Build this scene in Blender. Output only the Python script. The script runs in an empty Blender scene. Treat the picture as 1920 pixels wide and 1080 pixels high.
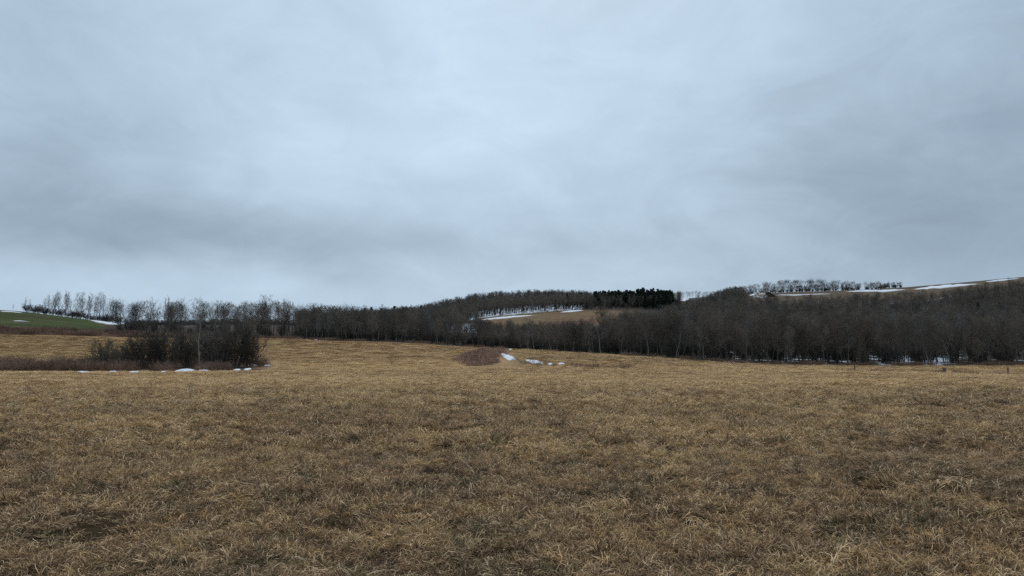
import bpy, math, random
import numpy as np
from mathutils import Vector

random.seed(7)
rng = np.random.default_rng(7)
scene = bpy.context.scene
COL = scene.collection
R = math.radians

# ------------------------------------------------------------------ view set-up
F = 1251.0                      # focal length in photo pixels (1920 wide)
VH = 625.0                      # photo row of the true horizon
EYE = 1.6
PITCH = math.atan((VH - 540.0) / F)
CP, SP = math.cos(PITCH), math.sin(PITCH)


def ray(u, v):
    a = (u - 960.0) / F
    c = (540.0 - v) / F
    return np.array([a, CP - SP * c, SP + CP * c])


# ------------------------------------------------------------------ numpy noise
def _hash(ix, iy, seed):
    n = (ix.astype(np.int64) * 374761393 + iy.astype(np.int64) * 668265263 + seed * 974711) & 0x7fffffff
    n = ((n ^ (n >> 13)) * 1274126177) & 0x7fffffff
    n = n ^ (n >> 16)
    return (n & 0xffff) / 65535.0


def vnoise(x, y, seed=0):
    x = np.asarray(x, float); y = np.asarray(y, float)
    ix = np.floor(x); iy = np.floor(y)
    fx = x - ix; fy = y - iy
    fx = fx * fx * (3 - 2 * fx); fy = fy * fy * (3 - 2 * fy)
    a = _hash(ix, iy, seed); b = _hash(ix + 1, iy, seed)
    c = _hash(ix, iy + 1, seed); d = _hash(ix + 1, iy + 1, seed)
    return (a * (1 - fx) + b * fx) * (1 - fy) + (c * (1 - fx) + d * fx) * fy


def fbm(x, y, seed=0, octv=4):
    s = 0; a = 0.5; t = 0
    for k in range(octv):
        s = s + a * vnoise(np.asarray(x) * 2 ** k + 17.3 * k, np.asarray(y) * 2 ** k - 9.1 * k, seed + k)
        t += a; a *= 0.5
    return s / t


def sstep(a, b, x):
    t = np.clip((np.asarray(x, float) - a) / (b - a), 0, 1)
    return t * t * (3 - 2 * t)


# ------------------------------------------------------------------ lie of the land
YK = [40, 60, 80, 100, 120, 150, 180, 210, 240, 300, 360, 420, 500, 600, 680, 800, 1000, 1500, 2500, 6000]
PROFILE = {
    -900: [728, 712, 703, 698, 690, 664, 640, 622, 606, 575, 545, 545, 560, 580, 590, 600, 606, 612, 616, 618],
    0:    [727, 711, 703, 697, 689, 667, 650, 637, 627, 597, 575, 588, 602, 606, 608, 610, 612, 612, 616, 618],
    100:  [727, 711, 703, 697, 689, 668, 651, 638, 628, 603, 586, 596, 606, 609, 610, 611, 612, 611, 616, 618],
    210:  [727, 711, 703, 697, 689, 670, 653, 640, 630, 613, 605, 608, 611, 612, 612, 612, 612, 610, 616, 618],
    350:  [727, 711, 703, 697, 690, 672, 655, 643, 633, 622, 618, 618, 618, 616, 615, 614, 612, 609, 616, 618],
    500:  [727, 711, 702, 695, 689, 672, 655, 641, 631, 624, 620, 620, 618, 616, 614, 612, 610, 606, 616, 618],
    600:  [727, 711, 702, 694, 688, 673, 657, 645, 637, 631, 626, 622, 618, 614, 612, 614, 616, 614, 616, 618],
    700:  [727, 711, 702, 694, 687, 673, 658, 648, 641, 634, 627, 622, 616, 608, 603, 606, 612, 614, 616, 618],
    800:  [727, 711, 702, 694, 687, 673, 659, 649, 643, 634, 626, 619, 609, 598, 591, 595, 604, 612, 616, 618],
    880:  [727, 711, 702, 694, 687, 672, 659, 650, 650, 642, 624, 611, 599, 580, 570, 577, 594, 610, 616, 618],
    960:  [727, 711, 702, 694, 687, 670, 657, 650, 660, 652, 624, 606, 594, 574, 562, 572, 594, 610, 616, 618],
    1060: [727, 711, 702, 694, 687, 670, 659, 660, 664, 652, 622, 603, 587, 573, 562, 572, 594, 610, 616, 618],
    1150: [727, 711, 702, 694, 687, 672, 662, 664, 664, 650, 622, 602, 585, 572, 562, 571, 591, 608, 616, 618],
    1260: [727, 711, 702, 694, 688, 678, 668, 667, 660, 636, 613, 600, 586, 574, 566, 560, 574, 604, 616, 618],
    1340: [727, 711, 702, 695, 689, 683, 675, 665, 653, 629, 608, 592, 577, 562, 556, 553, 570, 604, 616, 618],
    1450: [727, 711, 702, 695, 691, 687, 679, 668, 655, 629, 605, 585, 568, 553, 547, 553, 570, 604, 616, 618],
    1600: [727, 711, 702, 697, 695, 690, 681, 670, 655, 630, 606, 585, 565, 549, 542, 548, 566, 604, 616, 618],
    1700: [727, 711, 703, 699, 697, 691, 682, 671, 655, 631, 606, 584, 563, 546, 536, 542, 560, 600, 616, 618],
    1920: [727, 712, 705, 706, 701, 692, 683, 670, 655, 626, 596, 571, 546, 527, 517, 522, 545, 600, 616, 618],
    2500: [728, 713, 706, 706, 700, 692, 682, 666, 646, 610, 572, 543, 512, 490, 478, 480, 510, 590, 616, 618],
    3600: [729, 714, 706, 704, 698, 690, 678, 660, 636, 596, 556, 525, 495, 472, 460, 462, 500, 588, 616, 618],
}
SLOPE = 0.042
_us = np.array(sorted(PROFILE), float)
UG = np.arange(-900, 3601, 10.0)
LG = np.linspace(math.log(2.0), math.log(6000.0), 500)
_lk = np.log(np.array([2.0, 10.0, 25.0] + YK))
_rows = []
for uu in sorted(PROFILE):
    w = [F * SLOPE] * 3 + [v - VH - F * EYE / y for v, y in zip(PROFILE[uu], YK)]
    _rows.append(np.interp(LG, _lk, w))
_rows = np.array(_rows)
W = np.stack([np.interp(UG, _us, _rows[:, k]) for k in range(len(LG))], 1)


def _blur(a, s, ax):
    k = np.arange(-3 * s, 3 * s + 1); g = np.exp(-0.5 * (k / s) ** 2); g /= g.sum()
    p = [(0, 0), (0, 0)]; p[ax] = (3 * s, 3 * s)
    b = np.pad(a, p, mode='edge')
    return np.apply_along_axis(lambda r: np.convolve(r, g, 'valid'), ax, b)


W = _blur(_blur(W, 3, 0), 4, 1)


def height(x, y):
    """ground height at world x, y (arrays allowed)"""
    x = np.asarray(x, float); y = np.asarray(y, float)
    yc = np.maximum(y, 2.0)
    u = np.clip(960 + F * CP * x / np.maximum(yc, 8.0), -899, 3599)
    fu = (u - UG[0]) / 10.0
    fl = np.clip((np.log(np.minimum(yc, 5990)) - LG[0]) / (LG[1] - LG[0]), 0, len(LG) - 1.001)
    iu = np.clip(fu.astype(int), 0, len(UG) - 2); il = fl.astype(int)
    a = fu - iu; b = fl - il
    w = (W[iu, il] * (1 - a) + W[iu + 1, il] * a) * (1 - b) + (W[iu, il + 1] * (1 - a) + W[iu + 1, il + 1] * a) * b
    z = -(w / F) * np.where(y < 2.0, y, yc)
    near = 1 - sstep(60, 160, y)
    z = z + near * (0.10 * (fbm(x * 0.35, y * 0.35, 3, 2) - 0.5) + 0.14 * (fbm(x * 1.5, y * 1.5, 11, 2) - 0.5))
    far = sstep(120, 300, y)
    z = z + far * 1.2 * (fbm(x * 0.03, y * 0.03, 21, 3) - 0.5)
    return z


def U_of(x, y):
    return 960 + F * CP * np.asarray(x, float) / np.maximum(np.asarray(y, float), 8.0)


def X_of(u, y):
    return (np.asarray(u, float) - 960) / (F * CP) * np.maximum(np.asarray(y, float), 8.0)


YF = np.exp(np.linspace(math.log(3.0), math.log(3000.0), 3000))


def hit(u, v):
    """first ground point seen at photo position (u, v)"""
    d = ray(u, v)
    t = YF / d[1]
    g = height(t * d[0], YF) - (EYE + t * d[2])
    i = int(np.argmax(g >= 0)) if (g >= 0).any() else len(YF) - 1
    return float(t[i] * d[0]), float(YF[i])


# where the woods and fields lie (u = bearing as photo column, Y = distance ahead)
EDGE_U = [-900, 200, 480, 600, 700, 800, 880, 960, 1060, 1150, 1260, 1340, 1450, 1600, 1700, 1920, 2500, 3600]
EDGE_Y = [262, 255, 236, 237, 238, 232, 216, 205, 187, 178, 169, 167, 166, 166, 169, 174, 180, 190]
TOP_U = [1120, 1180, 1260, 1310, 1345, 1375, 1393, 1402, 1470, 1600, 1700, 1920, 2500, 3600]
TOP_Y = [270, 360, 440, 500, 580, 690, 690, 450, 430, 450, 465, 515, 520, 520]


def edgeY(u): return np.interp(u, EDGE_U, EDGE_Y)


def wood_density(x, y):
    """0..1 wanted density of wood at a ground position"""
    u = U_of(x, y); e = edgeY(u)
    d = np.zeros_like(u)
    # right-hand slope
    top = np.interp(u, TOP_U, TOP_Y) + 60 * (fbm(u * 0.03, y * 0.01, 61, 3) - 0.5)
    d = np.maximum(d, ((u > 1110) & (y > e + 6) & (y < top)).astype(float))
    # strip in the dip before the hill meadow
    d = np.maximum(d, ((u > 790) & (u <= 1120) & (y > e + 5) & (y < 268)).astype(float))
    # hill wood left flank
    d = np.maximum(d, ((u > 560) & (u <= 850) & (y > e + 6) & (y < 700)).astype(float))
    # hill wood crown
    low = np.interp(u, [840, 900, 960, 1010, 1100, 1160, 1260], [430, 500, 512, 522, 545, 545, 560])
    d = np.maximum(d, ((u > 840) & (u <= 1275) & (y > low) & (y < 720)).astype(float))
    thin = (u > 825) & (u < 905) & (y > 300) & (y < 440)
    d = np.where(thin, 0.16, d)
    thin2 = (u > 880) & (u < 1100) & (y > low) & (y < low + 78)
    d = np.where(thin2, 0.10, d)
    # tree line on the left, behind the field
    d = np.maximum(d, 0.5 * ((u > 225) & (u <= 570) & (y > e + 8) & (y < 300)))
    d = np.where(y > 300, d * 0.68, d)
    d = np.maximum(d, 0.95 * ((u > 1350) & (u < 1690) & ((u < 1612) | (u > 1622)) & (y > 680) & (y < 706)))
    # far ridge
    d = np.maximum(d, 0.9 * ((u > 250) & (u < 640) & (y > 1380) & (y < 1560)))
    return d


def field_tint(x, y):
    """straw (1) to grey-brown (0) drift across the grassland"""
    x = np.asarray(x, float); y = np.asarray(y, float)
    u = U_of(x, y)
    t = 0.45 + 0.62 * (fbm(x * 0.055, y * 0.11, 31, 4) - 0.5) + 0.62 * (fbm(x * 0.5, y * 0.6, 37, 3) - 0.5)
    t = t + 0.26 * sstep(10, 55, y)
    # straw-coloured swath at the far side of the near field
    t = t + 0.50 * np.exp(-((y - 122) / 18.0) ** 2) * sstep(480, 620, u) * (1 - sstep(840, 900, u))
    t = t + 0.22 * np.exp(-((y - 92) / 9.0) ** 2) * (1 - sstep(330, 560, u))
    t = t + 0.30 * np.exp(-(((y - 15) / 4.0) ** 2 + ((u - 230) / 190.0) ** 2))
    t = t + 0.30 * np.exp(-(((y - 19) / 5.0) ** 2 + ((u - 1230) / 170.0) ** 2))
    t = t - 0.16 * sstep(1550, 1900, u) * (1 - sstep(60, 100, y))
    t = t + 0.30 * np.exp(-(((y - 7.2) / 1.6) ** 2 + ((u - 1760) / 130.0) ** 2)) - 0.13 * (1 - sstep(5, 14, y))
    return np.clip(t, 0, 1)


# ------------------------------------------------------------------ small helpers
def mesh_from(name, verts, faces, mats=(), smooth=False, fmat=None):
    me = bpy.data.meshes.new(name)
    verts = np.asarray(verts, np.float32)
    if isinstance(faces, np.ndarray):
        n, k = faces.shape
        me.vertices.add(len(verts)); me.vertices.foreach_set('co', verts.ravel())
        me.loops.add(n * k); me.loops.foreach_set('vertex_index', faces.astype(np.int32).ravel())
        me.polygons.add(n)
        me.polygons.foreach_set('loop_start', np.arange(0, n * k, k, dtype=np.int32))
        if smooth: me.polygons.foreach_set('use_smooth', np.ones(n, bool))
        if fmat is not None: me.polygons.foreach_set('material_index', np.asarray(fmat, np.int32))
        me.update(calc_edges=True); me.validate()
    else:
        me.from_pydata(verts.tolist(), [], faces)
    for m in mats: me.materials.append(m)
    return me


def link(name, data, parent=None, loc=None, kind=None):
    o = bpy.data.objects.new(name, data)
    COL.objects.link(o)
    if parent is not None: o.parent = parent
    if loc is not None: o.location = loc
    if kind: o['kind'] = kind
    return o


def tag(o, label, cat, group=None):
    o['label'] = label; o['category'] = cat
    if group: o['group'] = group
    return o


def fattr(me, name, vals):
    a = me.attributes.new(name, 'FLOAT', 'POINT'); a.data.foreach_set('value', np.asarray(vals, np.float32))


def cattr(me, name, rgb):
    a = me.color_attributes.new(name, 'FLOAT_COLOR', 'POINT')
    c = np.ones((len(rgb), 4), np.float32); c[:, :3] = rgb
    a.data.foreach_set('color', c.ravel())


# ------------------------------------------------------------------ materials
class NT:
    def __init__(self, name):
        self.m = bpy.data.materials.new(name); self.m.use_nodes = True
        self.t = self.m.node_tree; self.t.nodes.clear()
        self.out = self.n('ShaderNodeOutputMaterial')

    def n(self, typ, **kw):
        nd = self.t.nodes.new(typ)
        for k, v in kw.items(): setattr(nd, k, v)
        return nd

    def l(self, a, b): self.t.links.new(a, b)

    def val(self, sock, v):
        if isinstance(v, (int, float)): sock.default_value = v
        elif isinstance(v, tuple): sock.default_value = v if len(v) == len(sock.default_value) else (*v, 1)
        else: self.l(v, sock)

    def math(self, op, a, b=0.0, c=None, clamp=False):
        nd = self.n('ShaderNodeMath', operation=op, use_clamp=clamp)
        self.val(nd.inputs[0], a); self.val(nd.inputs[1], b)
        if c is not None: self.val(nd.inputs[2], c)
        return nd.outputs[0]

    def mix(self, f, a, b, blend='MIX'):
        nd = self.n('ShaderNodeMix', data_type='RGBA', blend_type=blend)
        self.val(nd.inputs[0], f); self.val(nd.inputs[6], a); self.val(nd.inputs[7], b)
        return nd.outputs[2]

    def noise(self, scale, detail=4, rough=0.6, vec=None, dist=0.0):
        nd = self.n('ShaderNodeTexNoise')
        nd.inputs['Scale'].default_value = scale; nd.inputs['Detail'].default_value = detail
        nd.inputs['Roughness'].default_value = rough; nd.inputs['Distortion'].default_value = dist
        if vec is not None: self.l(vec, nd.inputs['Vector'])
        return nd.outputs['Fac']

    def rng(self, x, a, b, c=0.0, d=1.0, smooth=False):
        nd = self.n('ShaderNodeMapRange', clamp=True)
        if smooth: nd.interpolation_type = 'SMOOTHSTEP'
        self.val(nd.inputs[0], x)
        for i, v in enumerate((a, b, c, d)): self.val(nd.inputs[i + 1], v)
        return nd.outputs[0]

    def pos(self): return self.n('ShaderNodeNewGeometry').outputs['Position']

    def ramp(self, x, stops):
        nd = self.n('ShaderNodeValToRGB'); cr = nd.color_ramp
        while len(cr.elements) > 1: cr.elements.remove(cr.elements[-1])
        for i, (p, c) in enumerate(stops):
            e = cr.elements[0] if i == 0 else cr.elements.new(p)
            e.position = p; e.color = (*c, 1)
        self.l(x, nd.inputs[0]); return nd.outputs[0]

    def scaled(self, vec, s):
        nd = self.n('ShaderNodeVectorMath', operation='MULTIPLY'); self.l(vec, nd.inputs[0]); nd.inputs[1].default_value = s
        return nd.outputs[0]

    def finish(self, col, rough=0.9, spec=0.1, bump=None, bstr=0.3, bdist=0.05):
        b = self.n('ShaderNodeBsdfPrincipled')
        self.val(b.inputs['Base Color'], col); b.inputs['Roughness'].default_value = rough
        b.inputs['Specular IOR Level'].default_value = spec
        if bump is not None:
            bp = self.n('ShaderNodeBump'); bp.inputs['Strength'].default_value = bstr
            bp.inputs['Distance'].default_value = bdist; self.l(bump, bp.inputs['Height']); self.l(bp.outputs[0], b.inputs['Normal'])
        self.l(b.outputs[0], self.out.inputs[0])
        return self.m


def mat_ground():
    t = NT('ground_cover'); p = t.pos()
    col = t.n('ShaderNodeVertexColor', layer_name='col').outputs[0]
    sn = t.n('ShaderNodeAttribute', attribute_name='snow').outputs['Fac']
    n1 = t.noise(3.0, 6, 0.7, p); n2 = t.noise(0.25, 5, 0.65, t.scaled(p, (1, 2.2, 1)))
    n3 = t.noise(0.9, 6, 0.75, t.scaled(p, (1, 1.6, 1))); n4 = t.noise(28.0, 6, 0.8, p)
    k = t.math('MULTIPLY', t.rng(n1, 0.25, 0.75, 0.65, 1.35), t.rng(n2, 0.3, 0.7, 0.78, 1.22))
    k = t.math('MULTIPLY', k, t.rng(n3, 0.3, 0.7, 0.72, 1.28))
    k = t.math('MULTIPLY', k, t.rng(n4, 0.3, 0.7, 0.45, 1.5))
    c = t.mix(1.0, col, k, 'MULTIPLY')
    s1 = t.noise(0.22, 6, 0.7, t.scaled(p, (1, 0.6, 1)))
    th = t.math('ADD', s1, t.math('SUBTRACT', sn, 1.0))
    m = t.rng(th, 0.02, 0.07, 0, 1)
    c = t.mix(m, c, (0.72, 0.76, 0.82))
    return t.finish(c, 0.95, 0.03, n1, 0.5, 0.08)


def mat_grass():
    t = NT('dry_grass_blades')
    bc = t.n('ShaderNodeVertexColor', layer_name='bc')
    sep = t.n('ShaderNodeSeparateColor'); t.l(bc.outputs[0], sep.inputs[0])
    rnd, along, hue = sep.outputs[0], sep.outputs[1], sep.outputs[2]
    at = t.n('ShaderNodeAttribute', attribute_type='INSTANCER', attribute_name='tint').outputs['Fac']
    n = t.noise(0.9, 4, 0.65, t.pos())
    tint = t.math('ADD', at, t.rng(n, 0.3, 0.7, -0.17, 0.17), clamp=True)
    base = t.ramp(tint, [(0.0, (0.19, 0.152, 0.086)), (0.08, (0.30, 0.193, 0.124)), (0.35, (0.45, 0.288, 0.172)), (0.65, (0.66, 0.418, 0.208)), (1.0, (0.90, 0.598, 0.295))])
    base = t.mix(t.rng(hue, 0.86, 0.9, 0, 0.75), base, (0.10, 0.12, 0.045))
    base = t.mix(t.rng(hue, 0.0, 0.16, 0.7, 0), base, (0.20, 0.105, 0.07))
    base = t.mix(t.rng(rnd, 0.72, 1.0, 0, 0.75), base, (0.95, 0.70, 0.44))
    v = t.math('MULTIPLY', t.rng(rnd, 0, 1, 0.40, 1.45), t.rng(along, 0, 0.7, 0.30, 1.1))  # dark blade bases and brightness spread paint shadow and highlight into the sward
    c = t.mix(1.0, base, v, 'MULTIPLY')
    d = t.n('ShaderNodeBsdfDiffuse'); t.l(c, d.inputs[0])
    tr = t.n('ShaderNodeBsdfTranslucent'); t.l(c, tr.inputs[0])
    ms = t.n('ShaderNodeMixShader'); ms.inputs[0].default_value = 0.2
    t.l(d.outputs[0], ms.inputs[1]); t.l(tr.outputs[0], ms.inputs[2]); t.l(ms.outputs[0], t.out.inputs[0])
    return t.m


def mat_straw():
    t = NT('pale_straw')
    bc = t.n('ShaderNodeVertexColor', layer_name='bc')
    sep = t.n('ShaderNodeSeparateColor'); t.l(bc.outputs[0], sep.inputs[0])
    base = t.mix(sep.outputs[0], (0.52, 0.34, 0.18), (0.84, 0.60, 0.36))
    c = t.mix(1.0, base, t.rng(sep.outputs[1], 0, 0.5, 0.5, 1.0), 'MULTIPLY')
    return t.finish(c, 1.0, 0.0)


def mat_bark(name, a, b, var=0.35):
    t = NT(name)
    oi = t.n('ShaderNodeObjectInfo').outputs['Random']
    n = t.noise(6.0, 5, 0.7, t.scaled(t.n('ShaderNodeTexCoord').outputs['Object'], (1, 1, 0.3)))
    c = t.mix(t.rng(n, 0.3, 0.7), a, b)
    c = t.mix(1.0, c, t.rng(oi, 0, 1, 1 - var, 1 + var), 'MULTIPLY')
    return t.finish(c, 0.9, 0.08)


def mat_needles(name, a, b):
    t = NT(name)
    oi = t.n('ShaderNodeObjectInfo').outputs['Random']
    n = t.noise(1.4, 4, 0.7, t.n('ShaderNodeTexCoord').outputs['Object'])
    c = t.mix(t.rng(n, 0.3, 0.7), a, b)
    c = t.mix(1.0, c, t.rng(oi, 0, 1, 0.7, 1.3), 'MULTIPLY')
    return t.finish(c, 0.9, 0.05)


def mat_snow():
    t = NT('old_snow'); p = t.pos()
    n = t.noise(0.8, 5, 0.65, p)
    c = t.mix(t.rng(n, 0.3, 0.7), (0.60, 0.65, 0.73), (0.80, 0.83, 0.87))
    e = t.n('ShaderNodeAttribute', attribute_name='thin').outputs['Fac']
    n2 = t.noise(1.7, 5, 0.75, t.scaled(p, (1, 0.35, 1)))
    m = t.rng(t.math('ADD', t.math('MULTIPLY', e, 0.75), t.math('SUBTRACT', n2, 0.5)), 0.42, 0.62)
    c = t.mix(m, c, (0.25, 0.185, 0.12))
    return t.finish(c, 0.8, 0.1, n, 0.3, 0.1)


M_GROUND = mat_ground(); M_GRASS = mat_grass(); M_STRAW = mat_straw(); M_SNOW = mat_snow()
M_TRUNK = mat_bark('grey_bark', (0.070, 0.062, 0.056), (0.13, 0.118, 0.105))
M_PALE = mat_bark('pale_bark', (0.15, 0.14, 0.125), (0.27, 0.25, 0.225), 0.25)
M_DARK = mat_bark('dark_bark', (0.030, 0.026, 0.024), (0.06, 0.053, 0.048))
M_TWIG = mat_bark('grey_twigs', (0.135, 0.110, 0.089), (0.20, 0.165, 0.132), 0.3)
M_TWIGP = mat_bark('silvery_twigs', (0.13, 0.125, 0.12), (0.21, 0.20, 0.19), 0.3)
M_TWIGD = mat_bark('dark_twigs', (0.072, 0.062, 0.053), (0.115, 0.100, 0.085), 0.3)
M_TWIGO = mat_bark('olive_twigs', (0.098, 0.089, 0.068), (0.155, 0.14, 0.105), 0.3)
M_RED = mat_bark('red_brown_canes', (0.15, 0.092, 0.068), (0.32, 0.21, 0.15), 0.6)
M_ROSE = mat_bark('rose_brown_canes', (0.30, 0.18, 0.13), (0.58, 0.39, 0.285), 0.5)
M_PINE = mat_needles('dark_needles', (0.016, 0.024, 0.016), (0.040, 0.052, 0.032))
M_OAK = mat_needles('dead_leaves', (0.05, 0.03, 0.022), (0.10, 0.06, 0.04))
M_WOOD = mat_bark('weathered_post_wood', (0.06, 0.05, 0.042), (0.13, 0.11, 0.09))


# ------------------------------------------------------------------ trees
def norm(v): return v / (np.linalg.norm(v) + 1e-9)


def perp(d):
    a = np.array([0, 0, 1.0]) if abs(d[2]) < 0.9 else np.array([1.0, 0, 0])
    x = norm(np.cross(d, a)); return x, np.cross(d, x)


def tubes(segs, sides):
    """segs: list of (p0, p1, r0, r1) -> verts, quads"""
    if not segs: return np.zeros((0, 3)), np.zeros((0, 4), int)
    p0 = np.array([s[0] for s in segs]); p1 = np.array([s[1] for s in segs])
    r0 = np.array([s[2] for s in segs]); r1 = np.array([s[3] for s in segs])
    d = p1 - p0; d /= (np.linalg.norm(d, axis=1, keepdims=True) + 1e-9)
    a = np.where(np.abs(d[:, 2:3]) < 0.9, np.array([[0, 0, 1.0]]), np.array([[1.0, 0, 0]]))
    x = np.cross(d, a); x /= (np.linalg.norm(x, axis=1, keepdims=True) + 1e-9); y = np.cross(d, x)
    th = np.arange(sides) * 2 * math.pi / sides
    ring = x[:, None] * np.cos(th)[None, :, None] + y[:, None] * np.sin(th)[None, :, None]
    v = np.concatenate([p0[:, None] + ring * r0[:, None, None], p1[:, None] + ring * r1[:, None, None]], 1)
    n = len(segs); k = np.arange(sides); k2 = (k + 1) % sides
    q = np.stack([k, k2, k2 + sides, k + sides], 1)
    f = q[None] + (np.arange(n) * 2 * sides)[:, None, None]
    return v.reshape(-1, 3), f.reshape(-1, 4)


def join(parts):
    vs, fs, o = [], [], 0
    for v, f in parts:
        if len(v) == 0: continue
        vs.append(v); fs.append(f + o); o += len(v)
    return np.concatenate(vs), np.concatenate(fs)


class Tree:
    """bare deciduous tree; collects trunk and crown segments"""

    def __init__(s, seed, H, **k):
        s.r = np.random.default_rng(seed); s.H = H
        s.k = dict(levels=4, limbs=14, start=0.3, spread=45, ratio=0.5, up=0.25, wig=0.12, r=0.016, kids=(7, 6, 5), twig=0.012, lean=0.05, taper=0.85, fork=0)
        s.k.update(k); s.seg = {0: [], 1: [], 2: [], 3: [], 4: []}

    def branch(s, p, d, L, r, lev):
        k = s.k; n = (9, 5, 4, 3, 2)[lev]; rr = s.r
        pts = [(p, d, r)]; rad = r
        tip = {0: 0.15, 1: 0.25, 2: 0.35, 3: 0.5, 4: 0.6}[lev]
        for i in range(n):
            d = norm(d + rr.normal(0, k['wig'] * (0.5 if lev == 0 else 1), 3) + np.array([0, 0, k['up'] * (0.12 if lev else 0.1)]))
            q = p + d * L / n
            r2 = max(r * (1 - (1 - tip) * (i + 1) / n), k['twig'] * (0.6 if lev > 2 else 1))
            s.seg[lev].append((p, q, rad, r2)); p = q; rad = r2; pts.append((p, d, rad))
        if lev >= k['levels']: return
        cnt = k['limbs'] if lev == 0 else k['kids'][lev - 1]
        cnt = max(2, int(cnt * rr.uniform(0.8, 1.2)))
        s0 = k['start'] if lev == 0 else 0.18
        az0 = rr.uniform(0, 6.28)
        for j in range(cnt):
            t = s0 + (1 - s0) * ((j + rr.uniform(0, 1)) / cnt)
            t = min(t, 0.999)
            fi = t * n; i = int(fi); b = fi - i
            pp = pts[i][0] * (1 - b) + pts[i + 1][0] * b; dd = pts[i + 1][1]; rp = pts[i][2] * (1 - b) + pts[i + 1][2] * b
            ang = R(k['spread'] * rr.uniform(0.65, 1.3)) * (1.0 - 0.35 * t if lev == 0 else 1)
            x, y = perp(dd); az = az0 + j * 2.4 + rr.normal(0, 0.4)
            nd = norm(dd * math.cos(ang) + (x * math.cos(az) + y * math.sin(az)) * math.sin(ang))
            if lev == 0:
                q_ = (t - s0) / (1 - s0)
                ll = s.H * k['ratio'] * (math.sin(math.pi * (0.22 + 0.62 * q_)) if k.get('round') else 1.0 - 0.62 * q_ ** 1.3) * rr.uniform(0.7, 1.15)
                if k.get('low'): ll *= 0.5 + 0.5 * min(1, (t - s0) / (1 - s0) * 3)
            else:
                ll = L * rr.uniform(0.38, 0.62) * (1.1 - 0.45 * t)
            s.branch(pp, nd, ll, max(rp * rr.uniform(0.45, 0.65), k['twig']), lev + 1)

    def grow(s):
        k = s.k; d = norm(np.array([s.r.normal(0, k['lean']), s.r.normal(0, k['lean']), 1.0]))
        stems = k.get('stems', 1)
        if stems == 1:
            s.branch(np.array([0, 0, -0.3]), d, s.H + 0.3, s.H * k['r'], 0)
        else:
            for i in range(stems):
                az = i * 2.4 + s.r.uniform(0, 0.6); an = R(s.r.uniform(*k['splay']))
                d = norm(np.array([math.cos(az) * math.sin(an), math.sin(az) * math.sin(an), math.cos(an)]))
                h = s.H * s.r.uniform(0.7, 1.05)
                s.seg[0].append((np.array([0, 0, -0.3]), np.array([math.cos(az), math.sin(az), 0]) * s.H * k.get('base', 0.03) - np.array([0, 0, 0.15]), 0.06, 0.05))
                s.branch(np.array([math.cos(az), math.sin(az), 0]) * s.H * k.get('base', 0.03) * s.r.uniform(0.3, 1) + np.array([0, 0, -0.2]), d, h, h * k['r'], 0)
        trunk = tubes(s.seg[0], 6 if stems == 1 else 4)
        crown = join([tubes(s.seg[1], 4), tubes(s.seg[2], 3), tubes(s.seg[3] + s.seg[4], 3)])
        return trunk, crown


def leafy(seed, pts_fn, n, size):
    """cloud of small leaf faces spread through a crown"""
    r = np.random.default_rng(seed)
    c = pts_fn(r, n); a = r.normal(0, 1, (n, 3)); a /= np.linalg.norm(a, axis=1, keepdims=True)
    b = np.cross(a, r.normal(0, 1, (n, 3))); b /= np.linalg.norm(b, axis=1, keepdims=True)
    s = size * r.uniform(0.6, 1.4, (n, 1))
    v = np.stack([c - a * s, c + b * s * 0.5, c + a * s, c - b * s * 0.5], 1).reshape(-1, 3)
    return v, np.arange(4 * n).reshape(-1, 4)


def pine(seed, H, width=0.2):
    r = np.random.default_rng(seed)
    seg = []; boughs = []; tips = []
    n = 8
    for i in range(n): seg.append((np.array([0, 0, H * i / n - (0.3 if i == 0 else 0)]), np.array([0, 0, H * (i + 1) / n]), H * 0.014 * (1 - i / n) + 0.02, H * 0.014 * (1 - (i + 1) / n) + 0.01))
    z = H * 0.12
    while z < H * 0.98:
        t = z / H; L = H * width * (1 - t) ** 0.7 * r.uniform(0.75, 1.15) + 0.25
        for j in range(5):
            az = r.uniform(0, 6.28); l = L * r.uniform(0.55, 1.15)
            d = np.array([math.cos(az), math.sin(az), r.uniform(-0.25, 0.25) + 0.3 * t])
            p0 = np.array([0, 0, z + r.uniform(-0.2, 0.2)]); p1 = p0 + d * l
            boughs.append((p0, p1, 0.04, 0.015)); tips.append((p0, p1))
        z += H * 0.035
    tp = np.array(tips)

    def pts(rr, n):
        i = rr.integers(0, len(tp), n); t = rr.uniform(0.15, 1.05, (n, 1)) ** 0.7
        return tp[i, 0] * (1 - t) + tp[i, 1] * t + rr.normal(0, 1, (n, 3)) * (0.18, 0.18, 0.12)
    nd = leafy(seed + 1, pts, 1700, 0.34)
    return tubes(seg, 6), join([tubes(boughs, 3), nd])


PROTO = {}


def proto(key, tc, mt, mc):
    (tv, tf), (cv, cf) = tc
    tm = mesh_from(key + '_trunk', tv, tf, (mt,), True)
    cm = mesh_from(key + '_crown', cv, cf, (mc,), False)
    v, f = join([(tv, tf), (cv, cf)])
    fm = np.concatenate([np.zeros(len(tf), int), np.ones(len(cf), int)])
    wm = mesh_from(key + '_whole', v, f, (mt, mc), False, fm)
    H = max(tv[:, 2].max(), cv[:, 2].max())
    PROTO[key] = (tm, cm, wm, H)


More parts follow.
